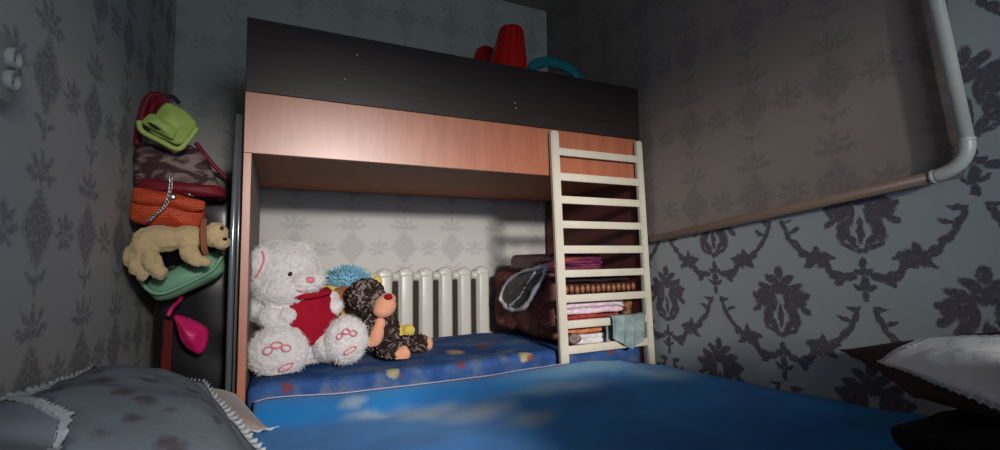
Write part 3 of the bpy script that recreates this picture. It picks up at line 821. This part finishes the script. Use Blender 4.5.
folded('folded_bedspread', (1.435, .05, .858), (1.70, .62, .945), m_purple, 'shiny purple and orange folded bedspread on top of the pile behind the ladder', 'bedspread', 3, 1, .008)
m_pinkc = two('pale_pink_cotton', (206, 180, 194), (226, 206, 216), 30, stretch=(1, 1, 4)); m_redc = two('brick_red_cotton', (148, 52, 54), (172, 74, 66), 20); m_orangec = two('orange_print_cotton', (190, 96, 62), (206, 140, 104), 28)
m_whitec = two('white_crumpled_cotton', (206, 198, 198), (228, 224, 222), 24); m_greyg = two('grey_green_cotton', (120, 138, 138), (158, 172, 170), 14, .35, .7); m_darkc = two('dark_brown_knit', (42, 28, 30), (58, 38, 36), 30)
for nm, z0, z1, m, lab, lay, x0, x1, y0 in (
        ('folded_cloth', .476, .527, m_whitec, 'white crumpled cloth at the bottom of the pile behind the ladder', 2, 1.445, 1.80, .028),
        ('folded_cloth', .532, .580, m_orangec, 'orange printed folded cloth between the white and the red cloth', 2, 1.46, 1.76, .040),
        ('folded_cloth', .584, .622, m_redc, 'brick red folded cloth under the pale pink one behind the ladder', 2, 1.44, 1.80, .036),
        ('folded_cloth', .626, .724, m_pinkc, 'pale pink folded cloth halfway up the pile behind the ladder', 3, 1.44, 1.815, .026),
        ('folded_cloth', .788, .850, m_darkc, 'dark brown knitted cloth just below the purple bedspread', 2, 1.44, 1.86, .034)):
    folded(nm, (x0, y0, z0), (x1, .098, z1), m, lab, 'cloth', lay, z0 * 40, .007)
bc = folded('folded_cloth', (1.45, .036, .514), (1.62, .098, .533), m_whitec, 'white cloth strip folded under the orange cloth', 'cloth', 1, 9, .004) if False else None
# beaded mat lying on the pink cloth: two rows of wooden beads show
m_bead = plain('varnished_beads', (138, 88, 58), .35, .4)
bd = thing('beaded_mat', (1.65, .06, .73), 'mat edged with brown wooden beads lying in the pile behind the ladder', 'mat')
subdiv_box('mat_cloth', (1.445, .045, .729), (1.90, .098, .784), m_darkc, bd, .012, 8)
for i in range(14):
    x = 1.455 + i * .0335; b = obj('bead', BALL((x, .034, .757 + .003 * math.sin(i * 2)), (.0145, .012, .022), sub=2), m_bead, bd)
tag(soft('sock_ball', [((1.477, .004, .512), (.040, .024, .026))], two('grey_brown_knit', (112, 96, 96), (142, 126, 124), 40), None, .005, 2, .004, 40), 'grey brown rolled sock behind the lowest ladder rung', 'sock')
tag(soft('plush_bag', [((1.865, .07, .68), (.04, .03, .06)), ((1.87, .07, .64), (.035, .025, .05))], two('brown_leopard', (84, 56, 38), (150, 104, 66), 40), None, .006, 3, .004, 40), 'brown spotted pouch at the right end of the textile pile', 'pouch')
# crumpled white skirt over rung, and grey-green shirt hung over the second lowest rung
def drape(u, v):
    x = 1.66 + u * .22; y0 = -.034
    s = v * .34                                        # along the cloth: behind, over the rung, in front
    zt = .617; 
    bend = .16
    if s < bend: z = zt - (bend - s); y = y0 + .020 + .004 * noise.noise(Vector((x * 18, s * 9, 1)))
    else: z = zt - (s - bend) * (.95 - .75 * abs(u - .55) ** 1.2); y = y0 - .033 - .008 * math.sin(u * 21 + s * 7)
    if abs(s - bend) < .012: y = y0 + (-.005 + (bend - s) / .012 * .025); z = zt + .004
    z += .004 * noise.noise(Vector((x * 20, s * 20, 0)))
    y += .004 * noise.noise(Vector((x * 30, 2, s * 12)))
    return Vector((x + .02 * (s - bend if s > bend else 0) * math.sin(u * 6), y, z))
d = grid('hung_shirt', 36, 40, drape, m_greyg, None); mod = d.modifiers.new('thickness', 'SOLIDIFY'); mod.thickness = .003
tag(d, 'grey green shirt hung over the second lowest ladder rung', 'shirt')
# dark bag with white edging hanging off the pile
m_navy = two('navy_satin', (22, 24, 34), (74, 80, 96), 16, .5, .75, .4, .2, (1, 1, .6), 1.0, 150, .4); m_wtrim = fabric('white_trim', (196, 196, 200), .6, .25, 60, .5)
hang = thing('hanging_garment', (1.40, .5, .9), 'navy satin garment with white edging hanging down the brown blanket', 'garment')
outl = [at(556, 266, .12), at(540, 268, .2), at(520, 272, .42), at(505, 282, .60), at(500, 297, .68), at(505, 308, .62), at(517, 311, .50), at(530, 305, .38), at(541, 290, .27), at(549, 276, .18)]
outl = [Vector((1.402, p.y + random.uniform(-.018, .018), p.z + random.uniform(-.008, .008))) for p in outl]
oc = spline(outl + [outl[0]], 5)[:-1]; cen = sum(oc, Vector()) / len(oc)
bm = bmesh.new(); rings = []
for k in range(7):
    s = 1 - k / 7
    rings.append([bm.verts.new(cen + (p - cen) * s + Vector((-.016 * (1 - s * s) - .006 * noise.noise(p * 20 + Vector((k, 0, 0))), 0, 0))) for p in oc])
for a, b in zip(rings, rings[1:]):
    for k in range(len(oc)): bm.faces.new((a[k], a[(k + 1) % len(oc)], b[(k + 1) % len(oc)], b[k]))
bm.faces.new(rings[-1]); bm.normal_update(); bmesh.ops.solidify(bm, geom=bm.faces[:], thickness=.005)
obj('satin_panel', bm, m_navy, hang)
e = obj('edging', TUBE([p + Vector((-.004, 0, 0)) for p in oc], [.011 + .006 * noise.noise(p * 14) for p in oc], 8, True), m_wtrim, hang); rough_up(e, .010, 45); e['label'] = 'crumpled white edging'
tp = [Vector((1.396, p.y, p.z)) for p in (at(510, 306, .57), at(524, 297, .43), at(535, 284, .33), at(545, 272, .24))]
e = obj('edging', TUBE(spline(tp, 6), .010, 8), m_wtrim, hang); rough_up(e, .005, 60)

# ------------------------------------------------------------------ bags between the left wall and the bunk
m_lime = fabric('lime_leather', (176, 196, 104), .5, .08, 10, .25, 60, 0, .35); m_blk = plain('black_hardware', (24, 24, 24), .4)
m_maroon = fabric('maroon_leather', (120, 26, 40), .55, .15, 12, .2, 90, 0, .3)
m_print = two('grey_maroon_print', (70, 48, 52), (146, 124, 118), 9, .45, .62, .7, .3, (1, 1, 2), 1.2)
n = NT('orange_woven', .6, .3)
br = n.new('ShaderNodeTexBrick'); n.put(br.inputs['Vector'], n.mapping(n.co(), rot=(PI / 2, 0, 0), scale=(1, 1, 1))); br.inputs['Scale'].default_value = 30
br.inputs['Color1'].default_value = (*lin((222, 92, 52)), 1); br.inputs['Color2'].default_value = (*lin((202, 74, 42)), 1); br.inputs['Mortar'].default_value = (*lin((150, 48, 30)), 1); br.inputs['Mortar Size'].default_value = .03
n.color(br.outputs['Color']); n.bump(n.math('SUBTRACT', 1, br.outputs['Fac']), .5, .004); m_orange = n.m
m_mint = fabric('mint_leather', (122, 168, 136), .5, .06, 8, .2, 80, 0, .35); m_sand = fabric('sand_plush', (206, 178, 134), .95, .1, 30, .5, 200, .25)
m_blackl = plain('black_patent', (22, 20, 24), .28, .5); m_fuchsia = fabric('fuchsia_satin', (206, 30, 100), .45, .2, 14, .3, 40, 0, .4); m_chain = plain('steel_chain', (190, 188, 182), .25, .5, 1)
def quadbag(name, pxs, Y0, Y1, m, parent, bulge=.02, nu=18, nv=14, seed=0, pinch=.3):
    """soft bag body: front face follows four corners (as seen), swollen, with real depth"""
    fr = [at(x, y, Y0) for x, y in pxs]; bk = [p + Vector((0, Y1 - Y0, 0)) for p in fr]
    bm = bmesh.new(); rings = []
    K = 10
    for k in range(K + 1):
        t = k / K; s = 1 - pinch * abs(2 * t - 1) ** 3.2
        cc = [a.lerp(b, t) for a, b in zip(fr, bk)]; ce = sum(cc, Vector()) / 4
        pts = []
        for e in range(4):
            a, b = cc[e], cc[(e + 1) % 4]
            for i in range(nu):
                w = i / nu; p = a.lerp(b, w); q = 2 * w - 1
                rr = 1 - .10 * (abs(q) ** 6) + bulge * (1 - q * q)
                pts.append(ce + (p - ce) * rr * s)
        rings.append([bm.verts.new(p + Vector((noise.noise(p * 14 + Vector((seed, 0, 0))), noise.noise(p * 14 + Vector((0, seed, 0))), noise.noise(p * 14 + Vector((0, 0, seed))))) * .006) for p in pts])
    for a, b in zip(rings, rings[1:]):
        for i in range(len(a)): bm.faces.new((a[i], a[(i + 1) % len(a)], b[(i + 1) % len(a)], b[i]))
    for rg, sg in ((rings[0], -1), (rings[-1], 1)):
        ce = sum((v.co for v in rg), Vector()) / len(rg); prev = rg
        for s, d in ((.75, .012), (.45, .02), (.15, .024)):
            cur = [bm.verts.new(ce + (v.co - ce) * s + Vector((0, sg * d, 0))) for v in rg]
            for i in range(len(rg)): bm.faces.new((prev[i], prev[(i + 1) % len(rg)], cur[(i + 1) % len(rg)], cur[i]))
            prev = cur
        bm.faces.new(prev)
    return obj(name, bm, m, parent)
GB = 'heap of bags in the corner left of the bunk'
# tall black bag that carries the heap, standing in the corner
bb_ = thing('black_bag', (-.2, .45, 0), 'tall black glossy bag in the corner behind the other bags', 'bag', None)
subdiv_box('bag_body', (-.35, .425, .0), (-.045, .68, 1.24), m_blackl, bb_, .05, 20, 0, .010, 7, 2)
bm = bmesh.new(); tube(bm, spline([(-.28, .53, 1.22), (-.26, .53, 1.30), (-.18, .53, 1.34), (-.10, .53, 1.30), (-.08, .53, 1.22)], 8), .010, 8); obj('handle', bm, m_blackl, bb_)
# patterned bag with maroon base
pb = thing('handbag', at(180, 165, .22), 'grey and maroon patterned bag squeezed between the lime and orange bags', 'handbag')
quadbag('bag_body', [(133, 190), (226, 196), (196, 143), (132, 143)], .285, .36, m_print, pb, .03, seed=5, pinch=.18)
b = quadbag('bag_base', [(133, 195), (226, 198), (222, 185), (136, 176)], .268, .372, m_maroon, pb, .02, seed=6, pinch=.15); b['label'] = 'maroon leather base'
hp = [at(x, y, Y) for x, y, Y in ((137, 145, .31), (141, 118, .32), (149, 97, .33), (160, 96, .33), (166, 105, .33), (160, 122, .32))]
bm = bmesh.new(); tube(bm, spline(hp, 6), .014, 8); h = obj('handle', bm, m_maroon, pb)
quadbag('side_flap', [(140, 128), (158, 116), (165, 98), (150, 95)], .31, .33, m_maroon, pb, .02, 10, seed=8)
bm = bmesh.new(); tube(bm, spline([at(196, 143, .32), at(206, 156, .32), at(216, 168, .33), at(226, 178, .335)], 6), .009, 8); obj('strap', bm, m_maroon, pb)
# lime bag
lb = thing('handbag', at(170, 125, .15), 'small lime green handbag at the top of the bag heap', 'handbag')
quadbag('bag_body', [(145, 128), (178, 146), (199, 122), (167, 99)], .20, .25, m_lime, lb, .06, seed=1, pinch=.28)
bm = bmesh.new(); tube(bm, spline([at(x, y, .185) for x, y in ((139, 121), (142, 131), (160, 141), (177, 149), (186, 143), (197, 128))], 6), .010, 8); obj('piping', bm, m_lime, lb)
quadbag('flap', [(140, 122), (172, 140), (178, 128), (150, 112)], .178, .196, m_lime, lb, .03, seed=2, pinch=.1)
bk = obj('buckle', BALL(at(155, 126, .164), (.024, .006, .0085), (0, .5, 0)), m_blk, lb); bk['label'] = 'black oval buckle'
bm = bmesh.new(); tube(bm, spline([at(x, y, .22) for x, y in ((168, 97), (173, 97), (179, 103))], 5), .008, 8); obj('handle', bm, m_blk, lb)
# orange bag
ob = thing('handbag', at(165, 208, .16), 'orange woven clutch bag with a silver chain', 'handbag')
quadbag('bag_body', [(127, 222), (200, 232), (205, 201), (131, 187)], .19, .255, m_orange, ob, .04, seed=3, pinch=.2)
quadbag('flap', [(133, 203), (203, 212), (205, 200), (134, 186)], .163, .182, m_orange, ob, .02, seed=4, pinch=.06)
cl_ = at(172, 197, .142); bm = bmesh.new(); lathe(bm, [(.013, 0), (.014, .004), (.009, .007)], cl_, 20, (PI / 2, 0, 0)); o = obj('clasp', bm, m_chain, ob); o['label'] = 'silver clasp'
obj('clasp', TUBE([at(184, 193, .142), at(194, 196, .142)], .004, 8), m_chain, ob)
cp = spline([at(x, y, .138) for x, y in ((171, 178), (170, 190), (166, 204), (157, 213), (148, 221))], 8)
bm = bmesh.new()
for i, (p, q) in enumerate(zip(cp, cp[1:])):
    c = (p + q) / 2; d = (q - p).normalized(); s = Vector((0, 1, 0)) if i % 2 else d.cross(Vector((0, 1, 0)))
    tube(bm, [c + d * .0085 * math.cos(a) + s * .005 * math.sin(a) for a in [2 * PI * k / 10 for k in range(10)]], .0016, 5, True, True)
o = obj('chain', bm, m_chain, ob); o['label'] = 'silver chain'
# plush dog
dog = thing('toy_dog', at(175, 250, .14), 'sand coloured plush dog lying on the mint green bag', 'stuffed toy')
def E(px, py, Y, rx, ry, rz, rot=0): return (at(px, py, Y - .03), (rx, ry, rz), (0, rot, 0))
soft('dog_body', [E(160, 239, .16, .085, .05, .050, .0), E(188, 238, .16, .065, .05, .048), E(145, 246, .15, .045, .045, .062, .2), E(153, 262, .125, .030, .030, .055, -.25), E(160, 272, .12, .024, .026, .030),
                  E(136, 262, .14, .024, .025, .050, .15), E(142, 275, .135, .02, .02, .026), E(130, 255, .15, .020, .02, .045, .25), E(190, 253, .12, .034, .028, .036, -.4), E(200, 261, .115, .036, .024, .020, .1), E(206, 262, .115, .02, .02, .018),
                  E(207, 236, .14, .03, .04, .042), E(216, 235, .13, .043, .045, .050), E(222, 243, .10, .026, .03, .028)], m_sand, dog, .0055, 4, .005, 70, .004, 30, 6)
obj('eye', BALL(at(222, 228, .058), (.0065, .005, .0075)), m_eye, dog); obj('nose', BALL(at(225, 239, .04), (.008, .008, .006)), m_eye, dog)
m_ribbon = fabric('rust_ribbon', (150, 92, 66), .6)
bm = bmesh.new(); 
r_ = [at(204, 219, .09), at(203, 232, .055), at(204, 247, .055), at(206, 254, .07)]
for w in (-.004, .004): tube(bm, spline([p + Vector((w, 0, 0)) for p in r_], 6), .007, 8)
o = obj('collar_ribbon', bm, m_ribbon, dog); o['label'] = 'rust brown ribbon'
# mint bag
mb = thing('handbag', at(180, 280, .2), 'mint green rounded handbag tilted under the plush dog', 'handbag')
quadbag('bag_body', [(142, 283), (160, 303), (222, 275), (216, 248)], .225, .34, m_mint, mb, .10, seed=7, pinch=.22)
bm = bmesh.new(); tube(bm, spline([at(x, y, .205) for x, y in ((139, 279), (150, 291), (164, 293), (190, 282), (212, 270), (222, 256))], 6), .007, 8); obj('piping', bm, m_mint, mb)
obj('slot', BX((at(170, 268, .197) - Vector((.018, .004, .005))), (at(170, 268, .197) + Vector((.018, .004, .005))), .003, 2, (0, -.5, 0)), m_blk, mb)
# fuchsia bag
fb = thing('drawstring_bag', at(188, 335, .2), 'fuchsia satin bag hanging below the mint green bag', 'bag')
quadbag('bag_body', [(183, 346), (200, 356), (209, 330), (172, 314)], .22, .28, m_fuchsia, fb, .10, seed=9, pinch=.35)
bm = bmesh.new(); tube(bm, spline([at(168, 316, .225), at(172, 308, .235), at(180, 300, .29), at(181, 296, .335)], 5), .008, 8); obj('strap', bm, m_fuchsia, fb)
m_wine = fabric('wine_red_cloth', (92, 30, 34), .85)
sf = subdiv_box('scarf', (at(161, 366, .33).x, .318, .005), (at(174, 315, .33).x, .345, at(173, 320, .33).z), m_wine, None, .008, 14, 0, .008, 20, 4)
tag(sf, 'narrow dark wine red scarf hanging beside the fuchsia bag', 'scarf')
# metal pole between bags and bed
m_steel = NT('grey_gloss_metal', .25, .5); m_steel.color(lin((140, 146, 152))); m_steel.b.inputs['Metallic'].default_value = .6; m_steel = m_steel.m
pp = thing('clothes_rack', (-.04, .1, 0), 'grey glossy metal rack upright standing beside the bunk bed end', 'rack')
for dx, r in ((-.002, .011), (.017, .006)):
    obj('upright', TUBE([(-.0335 + dx, .1, .012), (-.0335 + dx, .1, 1.0), (-.0275 + dx * .6, .1, 1.505)], r, 14), m_steel, pp)
bm = bmesh.new(); lathe(bm, [(.012, 0), (.012, .02), (.009, .025)], (-.0335, .1, 0), 16); obj('rubber_foot', bm, m_blk, pp)

# ------------------------------------------------------------------ plastic toys on the loft
m_redp = plain('red_plastic', (206, 24, 20), .28, .5); m_teal = plain('teal_plastic', (22, 120, 132), .4, .4)
ZT = 1.522
bk = thing('toy_bucket', (1.19, .16, ZT), 'tall red plastic bucket upside down on top of the loft', 'bucket')
ct, cb = at(511, 29, .16), at(508, 66, .16); Hh = ct.z - ZT
def lean(bm, base, top_):
    for v in bm.verts:
        k = (v.co.z - ZT) / Hh; v.co.x += (top_ - base) * max(0, k - .75) / .25 + 0
    return bm
bm = bmesh.new()
lathe(bm, [(.128, 0), (.130, .008), (.124, .012), (.100, cb.z - ZT), (.064, Hh - .012), (.060, Hh - .003), (.052, Hh), (.0, Hh + .001)], (cb.x, .16, ZT), 40)
flat(obj('bucket_wall', lean(bm, cb.x, ct.x), m_redp, bk), 45)
for a in range(7):
    an = -PI / 2 + (a - 3) * .42; bm = bmesh.new()
    tube(bm, [(cb.x + .126 * math.cos(an), .16 + .126 * math.sin(an), ZT + .02), (cb.x + .1005 * math.cos(an), .16 + .1005 * math.sin(an), cb.z), (cb.x + .066 * math.cos(an), .16 + .066 * math.sin(an), ZT + Hh - .014)], .0035, 6)
    obj('rib', lean(bm, cb.x, ct.x), m_redp, bk)
b2 = thing('toy_bowl', (1.0, .3, ZT), 'rounded red plastic bowl beside the red bucket on the loft', 'bowl')
c2 = at(487, 66, .44); bm = bmesh.new(); h2 = at(489, 44, .44).z - ZT
lathe(bm, [(.12, 0), (.122, .01), (.115, .06), (.105, h2 * .6), (.085, h2 * .82), (.055, h2 * .95), (.0, h2)], (c2.x, .46, ZT), 36); flat(obj('bowl_shell', bm, m_redp, b2), 50)
bm = bmesh.new(); tube(bm, [(c2.x + .122 * math.cos(a), 0.46 + .122 * math.sin(a), ZT + .008) for a in [2 * PI * k / 36 for k in range(36)]], .006, 8, True, True); obj('rim', bm, m_redp, b2)
tb = thing('toy_basket', (1.5, .22, ZT), 'teal plastic basket with arched handle at the right of the loft top', 'basket')
Q = [at(x, y, .16) for x, y in ((533, 67), (540, 63), (549, 62), (561, 65), (572, 71), (579, 79))]
cxm = (Q[0].x + Q[-1].x) / 2; w = (Q[-1].x - Q[0].x) / 2
bm = bmesh.new(); lathe(bm, [(w * .75, 0), (w * .8, .01), (w * .95, .33), (w * 1.0, .34), (w * 1.0, .36), (w * .92, .36), (w * .74, .015), (0, .014)], (cxm, .16 + w, ZT), 40, (0, 0, 0), True, False)
flat(obj('basket_body', bm, m_teal, tb), 45)
hp = [Q[0] - Vector((0, 0, .06))] + Q + [Q[-1] - Vector((0, 0, .05))]
bm = bmesh.new(); sp = spline(hp, 6); 
tube(bm, sp, .030, 14)
for v in bm.verts: v.co.y = .16 + (v.co.y - .16) * .55
obj('handle', bm, m_teal, tb)

# ------------------------------------------------------------------ light
sc.world = bpy.data.worlds.new('world'); sc.world.use_nodes = True
bgn = sc.world.node_tree.nodes['Background']; bgn.inputs[0].default_value = (.55, .7, 1, 1); bgn.inputs[1].default_value = .3
def area(name, loc, target, sx, sy, power, col):
    l = bpy.data.lights.new(name, 'AREA'); l.shape = 'RECTANGLE'; l.size = sx; l.size_y = sy; l.energy = power; l.color = col
    o = bpy.data.objects.new(name, l); COL.objects.link(o); o.location = loc
    o.rotation_euler = (Vector(target) - Vector(loc)).to_track_quat('-Z', 'Y').to_euler(); return o
area('window_skylight', ((WX0 + WX1) / 2, YF - .10, (WZ0 + WZ1) / 2), ((WX0 + WX1) / 2, 0, 1.2), WX1 - WX0, WZ1 - WZ0, 15, (.68, .86, 1))
k = area('added_key_lamp', (.62, YF - 2.0, 1.98), (.8, 1, 1.0), .80, .42, 285, (1, .945, .885)); k.data.shape = 'ELLIPSE'  # added lamp outside the window, aimed at the bunk as key light
sc.view_settings.view_transform = 'Standard'; sc.view_settings.look = 'None'; sc.view_settings.gamma = 1
sc.view_settings.use_curve_mapping = False; sc.view_settings.exposure = 0
sc.cycles.use_denoising = True
sc.cycles.max_bounces = 6

# repeats share a group
for o in list(COL.objects):
    if o.parent is None and 'category' in o:
        nm = o.name.split('.')[0]
        if nm == 'folded_cloth': o['group'] = 'folded cloths in the pile behind the ladder'
        elif nm == 'handbag': o['group'] = GB
        elif nm == 'pillow': o['group'] = GP if o.location.x < .8 else 'pillows at the right wall'
